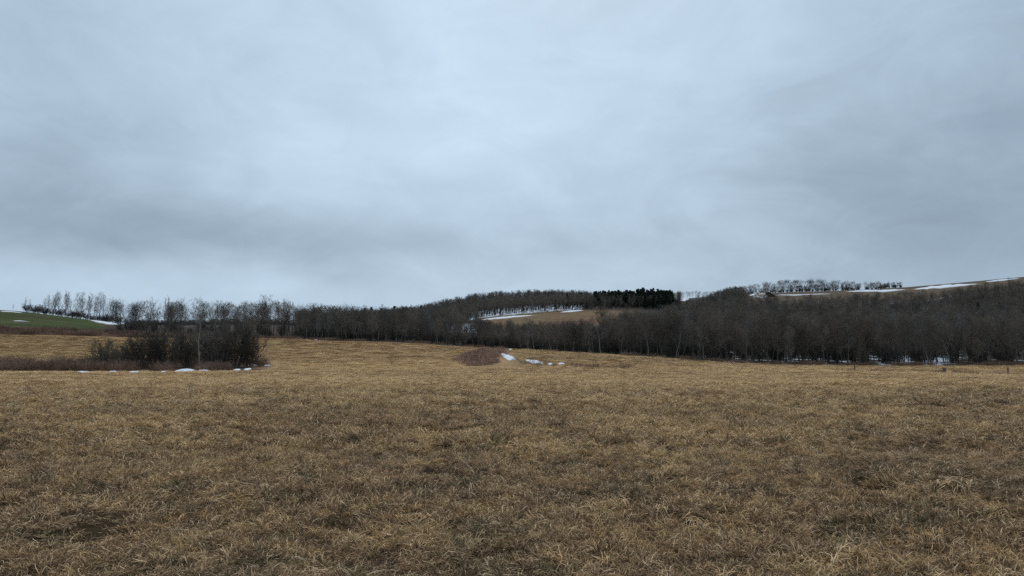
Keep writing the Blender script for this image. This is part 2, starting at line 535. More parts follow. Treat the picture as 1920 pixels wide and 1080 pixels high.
for i in range(6):
    q = ((13, 0.34, 44, 0.36), (15, 0.42, 36, 0.32), (12, 0.25, 52, 0.42), (14, 0.5, 42, 0.34), (11, 0.3, 48, 0.44), (16, 0.2, 34, 0.34))[i]
    proto(f'forest{i}', Tree(100 + i, 11.5, limbs=q[0], start=q[1], spread=q[2], ratio=q[3], up=0.55, r=0.012, kids=(7, 6, 4), twig=0.014, levels=4, round=True, wig=0.15, lean=0.07).grow(), (M_TRUNK, M_TRUNK, M_PALE, M_DARK, M_TRUNK, M_TRUNK)[i], M_TWIG)
for i in range(4):
    proto(f'spread{i}', Tree(200 + i, 11, limbs=15, start=0.16, spread=50, ratio=0.52, up=0.6, r=0.014, kids=(8, 6, 4), twig=0.014, low=True, round=True, wig=0.14).grow(), M_DARK, M_TWIGD if i < 2 else M_TWIG)
for i in range(3):
    proto(f'upright{i}', Tree(300 + i, 13, limbs=15, start=0.14, spread=30, ratio=0.36, up=0.8, r=0.009, kids=(6, 4, 3), twig=0.013, wig=0.10, lean=0.04).grow(), M_TRUNK, M_TWIGP)
for i in range(3):
    proto(f'fan{i}', Tree(350 + i, 12, stems=5, splay=(3, 22), limbs=9, start=0.25, spread=30, ratio=0.3, up=0.5, r=0.008, kids=(6, 5, 3), twig=0.014, base=0.03).grow(), M_TRUNK, M_TWIG)
for i in range(4):
    proto(f'airy{i}', Tree(370 + i, 11, limbs=(9, 10, 8, 10)[i], start=(0.3, 0.2, 0.36, 0.25)[i], spread=(36, 44, 40, 34)[i], ratio=(0.5, 0.46, 0.46, 0.52)[i], up=0.65, r=0.014, kids=(5, 3, 2), twig=0.021, round=True, wig=0.15).grow(), M_DARK, M_TWIGD)
for i in range(3):
    proto(f'thin{i}', Tree(390 + i, 12, limbs=8, start=0.42, spread=36, ratio=0.28, up=0.6, r=0.015, kids=(5, 4, 3), twig=0.018, round=True, wig=0.12, lean=0.06).grow(), M_DARK, M_TWIG)
for i in range(3):
    proto(f'pale{i}', Tree(400 + i, 14, limbs=12, start=0.3, spread=40, ratio=0.40, up=0.55, r=0.012, kids=(6, 5, 4), twig=0.014, wig=0.26, lean=0.1).grow(), M_PALE, M_TWIGP)
for i in range(4):
    proto(f'bush{i}', Tree(500 + i, 5, stems=14, splay=(2, 44), limbs=10, start=0.05, spread=36, ratio=0.40, up=0.55, r=0.009, kids=(6, 5, 4), twig=0.013, base=0.10, levels=3).grow(), M_TWIGD if i < 3 else M_TWIGO, (M_TWIGD, M_TWIGD, M_TWIGD, M_TWIGO)[i])
for i in range(4):
    proto(f'pine{i}', pine(600 + i, 13, (0.17, 0.2, 0.24, 0.21)[i]), M_DARK, M_PINE)
for i in range(3):
    proto(f'cane{i}', Tree(700 + i, 1.4, stems=16, splay=(5, 62), limbs=6, start=0.2, spread=38, ratio=0.34, up=0.1, r=0.006, kids=(4, 3, 2), twig=0.008, base=0.5, levels=2, wig=0.2).grow(), M_RED, M_RED)
for i in range(2):
    proto(f'rose{i}', Tree(720 + i, 1.6, stems=18, splay=(5, 65), limbs=7, start=0.2, spread=40, ratio=0.34, up=-0.2, r=0.006, kids=(4, 3, 2), twig=0.009, base=0.5, levels=2, wig=0.22).grow(), M_ROSE, M_ROSE)



def plant(key, u, Y, h, name, label, cat, group=None, rot=None, wide=1.0, crown_name='crown', trunk_name='trunk'):
    """one tree or bush as a thing of its own: an empty with trunk and crown"""
    tm, cm, wm, H = PROTO[key]
    x = float(X_of(u, Y)); z = float(height(x, Y))
    s = h / H
    e = link(name, None, loc=(x, Y, z)); e.empty_display_size = 0.3
    e.rotation_euler.z = rot if rot is not None else rng.uniform(0, 6.28)
    e.scale = (s * wide, s * wide, s)
    tag(e, label, cat, group)
    link(trunk_name, tm, e); link(crown_name, cm, e)
    return e


def top_h(u, Y, v):
    """tree height so that a tree standing at (u, Y) tops out at row v"""
    x = float(X_of(u, Y)); z = float(height(x, Y))
    d = ray(u, v); zt = EYE + Y / d[1] * d[2]
    return max(zt - z, 1.0)


# ------------------------------------------------------------------ stuff by geometry nodes
def scatter(name, pts, rot, scl, idx, meshes, tint=None, kind='stuff', tilt=None):
    """ONE object: instances of the meshes on a cloud of points"""
    c = bpy.data.collections.new(name + '_kit')
    for i, m in enumerate(meshes):
        c.objects.link(bpy.data.objects.new(f'{name}_kit_{i:02d}', m))
    me = bpy.data.meshes.new(name)
    me.vertices.add(len(pts)); me.vertices.foreach_set('co', np.asarray(pts, np.float32).ravel())
    a = me.attributes.new('rot', 'FLOAT_VECTOR', 'POINT')
    rv = np.zeros((len(pts), 3), np.float32); rv[:, 2] = rot
    if tilt is not None: rv[:, :2] = tilt
    a.data.foreach_set('vector', rv.ravel())
    a = me.attributes.new('scl', 'FLOAT_VECTOR', 'POINT')
    scl = np.asarray(scl, np.float32)
    if scl.ndim == 1: scl = np.repeat(scl[:, None], 3, 1)
    a.data.foreach_set('vector', scl.ravel())
    a = me.attributes.new('pick', 'INT', 'POINT'); a.data.foreach_set('value', np.asarray(idx, np.int32))
    if tint is not None: fattr(me, 'tint', tint)
    for m in meshes:
        for mm in m.materials:
            if mm.name not in me.materials: me.materials.append(mm)
    o = link(name, me, kind=kind)
    g = bpy.data.node_groups.new(name + '_nodes', 'GeometryNodeTree')
    g.interface.new_socket('Geometry', in_out='INPUT', socket_type='NodeSocketGeometry')
    g.interface.new_socket('Geometry', in_out='OUTPUT', socket_type='NodeSocketGeometry')
    N = g.nodes.new; L = g.links.new
    gi = N('NodeGroupInput'); go = N('NodeGroupOutput')
    ci = N('GeometryNodeCollectionInfo'); ci.inputs['Collection'].default_value = c
    ci.inputs['Separate Children'].default_value = True; ci.inputs['Reset Children'].default_value = True
    ip = N('GeometryNodeInstanceOnPoints'); ip.inputs['Pick Instance'].default_value = True

    def na(n, t):
        x = N('GeometryNodeInputNamedAttribute'); x.data_type = t; x.inputs['Name'].default_value = n; return x.outputs[0]
    L(gi.outputs[0], ip.inputs['Points']); L(ci.outputs[0], ip.inputs['Instance'])
    L(na('pick', 'INT'), ip.inputs['Instance Index'])
    e2r = N('FunctionNodeEulerToRotation'); L(na('rot', 'FLOAT_VECTOR'), e2r.inputs[0]); L(e2r.outputs[0], ip.inputs['Rotation'])
    L(na('scl', 'FLOAT_VECTOR'), ip.inputs['Scale']); L(ip.outputs[0], go.inputs[0])
    o.modifiers.new('scatter', 'NODES').node_group = g
    return o


# ------------------------------------------------------------------ the ground sheet
ucols = np.concatenate([np.linspace(-1800, -120, 60)[:-1], np.linspace(-120, 2040, 470), np.linspace(2040, 3700, 60)[1:]])
yrows = np.concatenate([np.linspace(-40, 3, 24)[:-1], np.exp(np.linspace(math.log(3), math.log(900), 400)), np.exp(np.linspace(math.log(900), math.log(6000), 26))[1:]])
UU, YY = np.meshgrid(ucols, yrows)
XX = (UU - 960) / (F * CP) * np.maximum(YY, 8.0)
ZZ = height(XX, YY)
gx, gy, gz = XX.ravel(), YY.ravel(), ZZ.ravel(); gu = UU.ravel()


def ground_colour(x, y, u):
    n = len(x)
    t = field_tint(x, y)
    straw0 = np.array([0.21, 0.133, 0.083]); straw1 = np.array([0.53, 0.335, 0.165])
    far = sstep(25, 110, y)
    k = (0.20 + 0.66 * far)  # near soil darkened further: crevice shade between blades put into its colour
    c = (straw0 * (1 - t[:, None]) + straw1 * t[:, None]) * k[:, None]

    def over(mask, col):
        nonlocal c
        c = c * (1 - mask[:, None]) + np.array(col) * mask[:, None]
    nz = fbm(x * 0.08, y * 0.08, 51, 4); e = edgeY(u)
    # second field on the left: duller, with darker bands
    sec = sstep(134, 142, y) * (1 - sstep(480, 560, u)) * (y < 250)
    over(sec * 0.55, (0.245, 0.162, 0.075))
    over(sec * np.clip(np.sin(y * 0.20 + x * 0.03 + nz * 3) - 0.3, 0, 1) * 0.5, (0.12, 0.085, 0.05))
    # field right of the ditch
    r2 = sstep(118, 130, y) * sstep(940, 980, u) * (y < e)
    over(r2 * 0.6, (0.27, 0.18, 0.09))
    # brush belts
    over(sstep(99, 104, y) * (1 - sstep(134, 142, y)) * (1 - sstep(490, 520, u)) * (0.6 + 0.4 * sstep(0.4, 0.5, nz)), (0.13, 0.08, 0.055))
    over(sstep(236, 242, y) * (1 - sstep(258, 266, y)) * (1 - sstep(300, 420, u)), (0.12, 0.065, 0.045))
    over(sstep(106, 112, y) * (1 - sstep(160, 172, y)) * sstep(165, 190, u) * (1 - sstep(470, 492, u)) * 0.9, (0.085, 0.062, 0.048))  # dark depth between the scrub bushes painted into the ground under them
    # the green hill field
    gr = sstep(256, 266, y) * (y < 372) * (1 - sstep(205, 232, u))
    over(gr, (0.064, 0.080, 0.029)); over(gr * sstep(0.42, 0.62, nz) * 0.6, (0.095, 0.085, 0.045))
    c = c * (1 + gr * (0.9 * (fbm(x * 0.03, y * 0.12, 57, 4) - 0.5)))[:, None]
    # everything past the field edge: leaf litter
    wood = np.maximum(sstep(-3, 3, y - e) * (u > 225), sstep(256, 264, y) * (u > 200)) * (y < 900)
    over(wood, (0.075, 0.058, 0.045))
    # meadow on the hill
    md = sstep(330, 350, y) * (1 - sstep(505, 540, y)) * sstep(880, 915, u) * (1 - sstep(1140, 1200, u))
    over(md, (0.195, 0.132, 0.075)); over(md * (nz > 0.52) * sstep(1010, 1040, u) * 0.8, (0.18, 0.095, 0.06))
    # open ground on the right-hand ridge
    top = np.interp(u, TOP_U, TOP_Y)
    rd = sstep(1290, 1320, u) * sstep(0, 8, y - top) * (y < 1000)
    over(rd, (0.135, 0.105, 0.07)); over(rd * (nz > 0.5) * 0.6, (0.12, 0.08, 0.06))
    over(rd * sstep(1680, 1760, u) * sstep(640, 670, y), (0.09, 0.06, 0.05))
    over(sstep(850, 950, y), (0.06, 0.062, 0.065))  # bluish haze of distance put into the far ground colour
    # snow coverage for the shader
    s = np.zeros(n)
    s = np.maximum(s, 0.46 * wood * sstep(1270, 1330, u) * (1 - sstep(250, 275, y)))
    s = np.maximum(s, 0.57 * wood * sstep(1610, 1650, u) * (1 - sstep(1760, 1860, u)) * (1 - sstep(225, 245, y)))
    low = np.interp(u, [840, 900, 960, 1010, 1100, 1160, 1260], [430, 500, 512, 522, 545, 545, 560])
    s = np.maximum(s, 0.60 * sstep(-6, 6, y - low) * (1 - sstep(80, 115, y - low)) * sstep(850, 885, u) * (1 - sstep(1085, 1120, u)))
    s = np.maximum(s, 0.62 * sstep(345, 365, y) * (1 - sstep(440, 470, y)) * sstep(820, 840, u) * (1 - sstep(890, 910, u)))
    s = np.maximum(s, 0.50 * rd * (1 - sstep(18, 40, y - top)) * (u < 2200))
    s = np.maximum(s, 0.75 * sstep(640, 690, y) * (y < 800) * sstep(1258, 1266, u) * (1 - sstep(1285, 1300, u)))
    s = np.maximum(s, 0.36 * gr * sstep(345, 352, y))
    return c, s


gcol, gsnow = ground_colour(gx, gy, gu)
nr, nc = UU.shape
ii = np.arange(nr * nc).reshape(nr, nc)
quads = np.stack([ii[:-1, :-1], ii[:-1, 1:], ii[1:, 1:], ii[1:, :-1]], -1).reshape(-1, 4)
qu = gu[quads].mean(1); qy = gy[quads].mean(1)
q_green = (qy > 260) & (qy < 375) & (qu < 232)
q_field = (qy <= np.where(qu < 232, 260, edgeY(qu))) & ~q_green
for nm, mk in (('field', q_field), ('green_field', q_green), ('hills', ~(q_field | q_green))):
    fq = quads[mk]; used, inv = np.unique(fq, return_inverse=True)
    me = mesh_from(nm, np.stack([gx, gy, gz], 1)[used], inv.reshape(-1, 4), (M_GROUND,), True)
    cattr(me, 'col', gcol[used]); fattr(me, 'snow', gsnow[used])
    link(nm, me, kind='structure')


# ------------------------------------------------------------------ grass
def blade_patch(seed, n, rad, lmin, lmax, wid, tilt=(15, 75), droop=0.9, cluster=None):
    r = np.random.default_rng(seed)
    a = r.uniform(0, 6.283, n); rr = rad * np.sqrt(r.uniform(0, 1, n))
    base = np.stack([rr * np.cos(a), rr * np.sin(a), np.zeros(n) - 0.01], 1)
    if cluster:
        cc = r.uniform(-rad * 0.7, rad * 0.7, (cluster, 2)); k = r.integers(0, cluster, n)
        base[:, :2] = cc[k] + r.normal(0, rad * 0.13, (n, 2))
    az = r.uniform(0, 6.283, n)
    if cluster: az = (r.uniform(0, 6.283, cluster))[k] + r.normal(0, 0.8, n)
    tl = np.radians(r.uniform(*tilt, n)); L = r.uniform(lmin, lmax, n) * r.uniform(0.6, 1.0, n)
    S = 4
    P = [base]; p = base
    for s in range(S):
        h = np.stack([np.cos(az) * np.sin(tl), np.sin(az) * np.sin(tl), np.cos(tl)], 1)
        p = p + h * (L / S)[:, None]; p = p.copy(); p[:, 2] = np.maximum(p[:, 2], 0.004); P.append(p)
        tl = np.minimum(tl + droop * r.uniform(0.1, 0.75, n), 2.4); az = az + r.normal(0, 0.3, n)
    side = np.stack([-np.sin(az), np.cos(az), r.normal(0, 0.4, n)], 1)
    wd = wid * r.uniform(0.6, 1.4, n)
    V = []
    for s in range(S + 1):
        w = (wd * (1, 1, 0.85, 0.6, 0.15)[s])[:, None] * 0.5
        V += [P[s] - side * w, P[s] + side * w]
    v = np.stack(V, 1).reshape(-1, 3); m = 2 * (S + 1)
    q = np.array([[2 * s, 2 * s + 1, 2 * s + 3, 2 * s + 2] for s in range(S)])
    f = (q[None] + (np.arange(n) * m)[:, None, None]).reshape(-1, 4)
    c = np.zeros((n, m, 3)); c[:, :, 0] = r.uniform(0, 1, n)[:, None]; c[:, :, 2] = r.uniform(0, 1, n)[:, None]
    c[:, :, 1] = (np.repeat(np.arange(S + 1), 2) / S)[None]
    return v, f, c.reshape(-1, 3)


def patch_mesh(name, mat, *a, **k):
    v, f, c = blade_patch(*a, **k)
    me = mesh_from(name, v, f, (mat,)); cattr(me, 'bc', c); return me


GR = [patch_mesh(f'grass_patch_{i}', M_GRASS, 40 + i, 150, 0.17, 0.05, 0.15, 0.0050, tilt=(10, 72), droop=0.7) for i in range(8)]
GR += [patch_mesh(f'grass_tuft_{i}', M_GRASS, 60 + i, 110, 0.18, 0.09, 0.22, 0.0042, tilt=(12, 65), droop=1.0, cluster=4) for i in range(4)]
pts = []; rot = []; scl = []; idx = []; tin = []; til = []
for (y0, y1, dens, sxy, sz) in ((2.4, 6.5, 80, 1.0, 0.9), (6.5, 12, 55, 1.15, 1.0), (12, 22, 22, 1.8, 1.3), (22, 42, 9.0, 2.6, 1.25), (42, 75, 3.2, 4.2, 1.2), (75, 128, 1.2, 6.5, 0.9), (128, 236, 0.4, 10.0, 1.0)):
    a0 = (-260 - 960) / F; a1 = (2180 - 960) / F
    area = (a1 - a0) * (y1 * y1 - y0 * y0) / 2; n = int(area * dens)
    yy = np.sqrt(rng.uniform(y0 * y0, y1 * y1, n)); xx = rng.uniform(a0, a1, n) * yy
    u = U_of(xx, yy)
    keep = ~((yy > 100) & (yy < 142) & (u < 525)) & ~((yy > 112) & (yy < 185) & (u > 872) & (u < 972) & (yy < 180 - (u - 872) * 0.1)) & ~((np.abs(yy - np.interp(u, [960, 985, 1020, 1062], [140, 129, 121, 119])) < 7) & (u > 960) & (u < 1066)) & (yy < np.where(u < 480, 234, edgeY(u) - 3))
    # thin, trampled spots
    bare = fbm(xx * 0.9, yy * 1.1, 71, 3)
    keep &= ~((bare < 0.33) & (rng.uniform(0, 1, n) < 0.45))
    clot = fbm(xx * 2.6, yy * 2.6, 77, 2); keep &= ~((clot < 0.34) & (rng.uniform(0, 1, n) < 0.5) & (yy < 30))
    xx, yy = xx[keep], yy[keep]; n = len(xx)
    zz = height(xx, yy)
    pts.append(np.stack([xx, yy, zz], 1)); rot.append(rng.uniform(0, 6.283, n))
    tf = fbm(xx * 0.35, yy * 0.4, 81, 3)
    tuft = rng.uniform(0, 1, n) < np.clip((tf - 0.45) * 2.4, 0.06, 0.6)
    idx.append(np.where(tuft, rng.integers(8, 12, n), rng.integers(0, 8, n)))
    s = rng.uniform(0.75, 1.25, n) * sxy; hz = sz * rng.uniform(0.55, 1.35, n) * (0.5 + 1.0 * fbm(xx * 0.9, yy * 0.9, 91, 3))
    scl.append(np.stack([s, s, hz], 1))
    tin.append(np.clip(field_tint(xx, yy) + rng.normal(0, 0.27, n) + 0.12 * tuft, 0, 1)); til.append(rng.normal(0, 0.24, (n, 2)) * (1 - 0.7 * sstep(20, 60, yy))[:, None])
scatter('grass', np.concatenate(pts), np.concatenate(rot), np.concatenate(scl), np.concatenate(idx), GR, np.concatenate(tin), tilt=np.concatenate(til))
bpy.data.objects['grass']['label'] = 'matted dry straw-brown grass covering the near field'
bpy.data.objects['grass']['category'] = 'grass'

# pale tussocks that stand out of the sward
TUS = [patch_mesh(f'tussock_{i}', M_STRAW, 90 + i, 46, 0.17, 0.20, 0.38, 0.0095, tilt=(3, 45), droop=1.5, cluster=3) for i in range(4)]
TL = [(1545, 1062, 1.0, 'pale arching grass tussock at the bottom edge of the field, in the right half', 0),
      (1612, 1058, 0.9, 'straw grass tussock with looping blades just right of the bottom edge tussock', 1),
      (1310, 985, 0.85, 'upright pale grass tussock in the foreground right of the middle', 2),
      (1172, 955, 1.0, 'broad pale grass tussock in the foreground, beside a smaller upright one', 3),
      (1240, 960, 0.8, 'small narrow grass tussock between two larger pale ones', 2),
      (1085, 965, 0.8, 'leaning pale grass tussock in the foreground, left of the broad one', 1),
      (1790, 918, 1.15, 'largest pale straw tussock on the right side of the near field', 3),
      (1735, 898, 0.95, 'pale straw tussock behind and left of the largest one on the right', 0),
      (1695, 925, 0.8, 'drooping straw tussock left of the largest one on the right', 1),
      (1640, 905, 0.8, 'thin straw tussock farthest left of the cluster on the right side', 2),
      (808, 985, 0.95, 'tall leaning straw tussock in the foreground left of the middle', 1),
      (402, 932, 0.75, 'looping straw tussock alone in the left foreground', 0),
      (695, 912, 0.8, 'pale straw tussock in the mid left of the near field', 3),
      (305, 806, 1.0, 'yellowish grass tussock far out on the left of the near field', 2)]
for (u, v, s, lab, k) in TL:
    x, y = hit(u, v)
    o = link('grass_tussock', TUS[k], loc=(x, y, float(height(x, y)) + 0.02)); o.scale = (s, s, s * 0.9); o.rotation_euler.z = rng.uniform(0, 6.28)
    tag(o, lab, 'grass tussock', 'pale grass tussocks')

# ------------------------------------------------------------------ left: scrub island in the field
BUSH = [(196, 114, 631, 'bush3', 1.15, 'olive-grey rounded bush at the left end of the scrub island'),
        (236, 121, 636, 'bush3', 1.0, 'olive-grey bush second from the left end of the scrub island'),
        (262, 118, 624, 'bush0', 1.0, 'dark twiggy bush beside the olive-grey bushes of the scrub island'),
        (292, 116, 608, 'bush1', 1.0, 'dark dense bush under the tall dark tree of the scrub island'),
        (322, 119, 600, 'bush2', 1.0, 'dense blackish bush in the middle left of the scrub island'),
        (352, 121, 624, 'bush3', 0.9, 'brownish thin bush just left of the pale forked trunk'),
        (398, 122, 616, 'bush0', 0.9, 'dark bush just right of the pale forked trunk'),
        (376, 131, 612, 'bush3', 1.05, 'brownish wispy bush behind the pale forked trunk'),
        (422, 118, 600, 'bush1', 1.0, 'tall dark bush with upright stems right of the pale forked trunk'),
        (446, 119, 600, 'bush2', 1.0, 'dark bush with steep stems, second from the right end of the island'),
        (470, 121, 616, 'bush0', 1.0, 'dark leaning bush at the right end of the scrub island')]
for (u, Y, v, k, w, lab) in BUSH:
    plant(k, u, Y, top_h(u, Y, v), 'bush', lab, 'bush', 'bushes of the scrub island', wide=w * 0.98, trunk_name='stems', crown_name='twigs')
CL = [(274, 131, 556, 'airy3', 0.7, 'fan-shaped bare tree with thin branches behind the scrub bushes'),
      (297, 130, 566, 'airy0', 0.7, 'bare dark tree leaning on the left of the densest dark tree'),
      (312, 126, 552, 'airy1', 1.0, 'densest dark bare tree of the scrub island'),
      (349, 131, 556, 'airy0', 0.65, 'narrow bare tree between the densest dark tree and the pale forked trunk'),
      (379, 114, 556, 'pale0', 0.8, 'bare tree with a pale forked trunk standing in the scrub island'),
      (408, 130, 562, 'airy2', 0.7, 'bare tree with upswept branches right of the pale forked trunk'),
      (428, 128, 570, 'airy3', 0.8, 'low round-crowned bare tree at the right of the scrub island'),
      (464, 132, 566, 'fan1', 0.7, 'thin many-stemmed bare tree at the right end of the scrub island')]
for (u, Y, v, k, w, lab) in CL:
    plant(k, u, Y, top_h(u, Y, v), 'bare_tree', lab, 'tree', 'bare trees of the scrub island', wide=w)

# trees standing behind the left field
BK = [(244, 262, 560, 'upright1', 1.5, 'slim bare tree left of the scrub island, behind it by the hill'),
      (500, 238, 549, 'spread1', 0.62, 'tallest bare tree of the field edge with a rounded double crown'),
      (533, 240, 560, 'forest0', 0.95, 'bare tree with an open crown just right of the tallest one'),
      (556, 242, 567, 'spread2', 0.75, 'broad bare tree, third to the right from the tallest one'),
      (597, 241, 583, 'upright2', 1.2, 'small thin bare tree alone against the sky on the field edge'),
      (617, 243, 578, 'upright0', 1.2, 'thin bare tree left of the bushy tree at the field edge'),
      (640, 238, 563, 'spread3', 0.75, 'bushy tree rising above the wood at the field edge'),
      (655, 240, 568, 'airy0', 0.8, 'bare tree leaning against the bushy tree at the field edge'),
      (672, 243, 580, 'upright1', 1.3, 'short thin bare tree right of the bushy tree at the field edge')]
for (u, Y, v, k, w, lab) in BK:
    plant(k, u, Y, top_h(u, Y, v), 'bare_tree', lab, 'tree', 'bare trees along the far field edge', wide=w)
for u in np.linspace(235, 830, 38):
    u = u + rng.uniform(-6, 6); Y = float(edgeY(u)) + rng.uniform(2, 9)
    v = float(np.interp(u, [235, 400, 540, 600, 640, 700, 830], [621, 621, 618, 606, 600, 594, 603])) + rng.uniform(-6, 8)
    plant((f'airy{rng.integers(0, 4)}' if u < 570 else f'forest{rng.integers(0, 6)}') if rng.uniform() < 0.75 else f'thin{rng.integers(0, 3)}', u, Y, max(top_h(u, Y, v), 3.6), 'bare_tree',
          'grey bare tree in the low row along the far left field edge', 'tree', 'low row of trees at the far left field edge', wide=0.95)

# row on the left skyline
for (u, v, k) in [(27, 570, 0), (46, 556, 1), (58, 560, 2), (90, 552, 0), (101, 546, 1), (113, 545, 2), (124, 550, 0), (138, 544, 1), (147, 547, 2), (159, 546, 0), (172, 548, 1), (178, 552, 2), (189, 546, 0), (200, 556, 1), (213, 561, 2), (222, 564, 0), (84, 558, 2), (95, 551, 1), (107, 550, 0), (130, 549, 2), (153, 551, 1), (166, 553, 0), (184, 555, 2), (195, 552, 0), (207, 559, 1), (218, 563, 2)]:
    Y = 366 + rng.uniform(0, 26)
    slim = u < 70
    plant(f'upright{k}', u, Y, top_h(u, Y, v), 'bare_tree', 'slender bare tree alone on the skyline of the green hill' if slim else 'slender upright bare tree in the row behind the green hill', 'tree',
          'lone slender trees on the green hill' if slim else 'row of slender trees behind the green hill', wide=1.0 if slim else 1.35)
for u in np.linspace(56, 226, 20):
    u += rng.uniform(-4, 4); Y = 360 + rng.uniform(0, 14)
    plant(f'bush{rng.integers(0, 3)}', u, Y, float(rng.uniform(2.6, 6.0)), 'bush', 'dark leafless bush under the slender trees behind the green hill', 'bush', 'bushes behind the green hill', wide=1.5, trunk_name='stems', crown_name='twigs')

# ------------------------------------------------------------------ woods
# named trees in the right-hand wood's edge
STAND = [(1264, 171, 606, 'pale2', 1.0, 'pale-barked forked tree at the wood edge near the middle of the picture'),
      (1318, 170, 610, 'pale0', 0.8, 'pale twiggy tree at the wood edge, above small snow patches'),
      (1398, 172, 596, 'pale1', 0.8, 'tall pale double-stemmed tree in the wood edge'),
      (1735, 178, 586, 'pale2', 0.9, 'pale crooked tree trunk amid the snowy part of the wood'),
      (1655, 172, 608, 'forest3', 1.0, 'dark trunked tree at the left of the snowy gap in the wood'),
      (1664, 174, 600, 'spread0', 0.7, 'dark tree second from the left in the snowy gap of the wood'),
      (1676, 172, 598, 'forest3', 1.1, 'dark tree in the middle of the snowy gap of the wood'),
      (1697, 171, 590, 'spread1', 0.8, 'thickest dark tree at the right of the snowy gap in the wood'),
      (1606, 171, 600, 'spread0', 0.7, 'dark tree with a forked base left of the snowy gap'),
      (1780, 176, 596, 'forest3', 1.0, 'dark tree standing right of the pale crooked trunk')]
for (u, Y, v, k, w, lab) in STAND:
    plant(k, u, Y, top_h(u, Y, v), 'bare_tree', lab, 'tree', 'standout trees of the right-hand wood edge', wide=w)
for u in np.concatenate([np.linspace(838, 1115, 34), np.linspace(1120, 1960, 86)]):
    u = u + rng.uniform(-5, 5); Y = float(edgeY(u)) + rng.uniform(2, 12)
    if 1625 < u < 1720: Y += 10
    v = float(np.interp(u, [838, 900, 980, 1100, 1160, 1250, 1400, 1600, 1960], [612, 612, 610, 604, 596, 592, 594, 600, 604])) + (rng.uniform(-8, 12) if u < 1120 else rng.uniform(-22, 22))
    k = f'forest{rng.integers(0, 6)}' if rng.uniform() < 0.7 else (f'spread{rng.integers(0, 4)}' if rng.uniform() < 0.55 else f'pale{rng.integers(0, 3)}')
    lab = 'grey bare tree in the front row of the long right-hand wood' if u > 1118 else 'low grey bare tree in the strip of wood below the hill meadow'
    plant(k, u, Y, max(top_h(u, Y, v), 6.0), 'bare_tree', lab, 'tree', 'front row of the right-hand wood' if u > 1118 else 'strip of wood below the hill meadow', wide=1.0)

# pines on the hill
for u in [1003, 1009, 1015, 1022, 1028, 1034]:
    Y = 662 + rng.uniform(-8, 8)
    plant(f'pine{rng.integers(0, 4)}', u, Y, top_h(u, Y, 546 + rng.uniform(-1, 4)), 'pine_tree', 'dark pine in the small clump on the top of the middle hill', 'pine tree', 'pines in the small hilltop clump', wide=1.2, crown_name='needles')
for u in np.concatenate([np.array([1062, 1070, 1083, 1091, 1100, 1104, 1113, 1119, 1124]), np.linspace(1130, 1258, 44)]):
    Y = 605 + rng.uniform(-45, 50); u += rng.uniform(-3, 3)
    v = float(np.interp(u, [1060, 1092, 1130, 1180, 1220, 1245, 1260], [552, 553, 550, 546, 542, 544, 556])) + rng.uniform(-5, 9)
    plant(f'pine{rng.integers(0, 4)}', u, Y, max(top_h(u, Y, v), 8), 'pine_tree', 'dark pine in the long stand at the right end of the middle hill', 'pine tree', 'pines in the long hilltop stand', wide=1.25, crown_name='needles')
for (u, v) in [(685, 577), (697, 575), (716, 577), (740, 573), (757, 576), (772, 578), (790, 572)]:
    Y = 480 + rng.uniform(0, 60)
    plant(f'pine{rng.integers(0, 4)}', u, Y, top_h(u, Y, v), 'pine_tree', 'small dark evergreen on the low left shoulder of the middle hill', 'pine tree', 'evergreens on the left shoulder of the hill', wide=1.2, crown_name='needles')
for (u, Y, v, lab) in [(980, 528, 568, 'lone dark evergreen among the snowy trunks, left'), (1042, 545, 562, 'lone dark evergreen among the snowy trunks, right'),
                       (1412, 420, 580, 'small dark evergreen high in the right-hand wood'), (1832, 330, 566, 'tall dark evergreen inside the far right of the wood'), (1810, 240, 606, 'short dark evergreen low inside the far right of the wood')]:
    plant('pine1', u, Y, max(top_h(u, Y, v), 6), 'pine_tree', lab, 'pine tree', 'lone evergreens inside the woods', wide=1.0, crown_name='needles')


def earth_bank():
    x0 = float(X_of(1428, 585)); y0 = 585.0; W2, D2 = 13.5, 8.0
    nu, nv = 46, 26; vs = []; cs = []
    for j in range(nv):
        for i in range(nu):
            a = i / (nu - 1) * 2 - 1; b = j / (nv - 1) * 2 - 1
            px, py = x0 + a * W2, y0 + b * D2
            ridge = max(0.0, 1 - abs(a - 0.25) / (1.25 if a < 0.25 else 0.75)) ** 0.9
            h = 5.6 * ridge * max(0.0, 1 - b * b) ** 0.7
            nz = float(fbm(px * 0.35, py * 0.35, 88, 4)); h *= 0.75 + 0.5 * nz
            vs.append((px - x0, py - y0, float(height(px, py)) - 0.3 + h))
            dark = sstep(0.02, 0.12, a - 0.05 + 0.25 * (nz - 0.5)) * (1 - sstep(0.62, 0.8, a)) * (1 - sstep(0.15, 0.3, b)) * (1 - sstep(0.95, 1.0, ridge + 0.05 * b))
            white = sstep(0.5, 0.56, float(fbm(px * 0.5, py * 0.7, 89, 3))) * (1 - dark) * (b < 0.2) * (a < 0.2)
            c = np.array([0.20, 0.165, 0.12]) * (1 - dark) + np.array([0.028, 0.018, 0.015]) * dark
            cs.append(c * (1 - 0.85 * white) + np.array([0.6, 0.62, 0.66]) * 0.85 * white)
    f = np.array([(j * nu + i, j * nu + i + 1, (j + 1) * nu + i + 1, (j + 1) * nu + i) for j in range(nv - 1) for i in range(nu - 1)])
    v = np.array(vs); z0 = v[:, 2].min(); v[:, 2] -= z0
    me = mesh_from('earth_bank', v, f, (M_GROUND,), True); cattr(me, 'col', np.array(cs)); fattr(me, 'snow', np.zeros(len(v)))
    tag(link('earth_bank', me, loc=(x0, y0, z0)), 'pale peaked earth bank with a dark brown face, above the right-hand wood', 'earth bank')


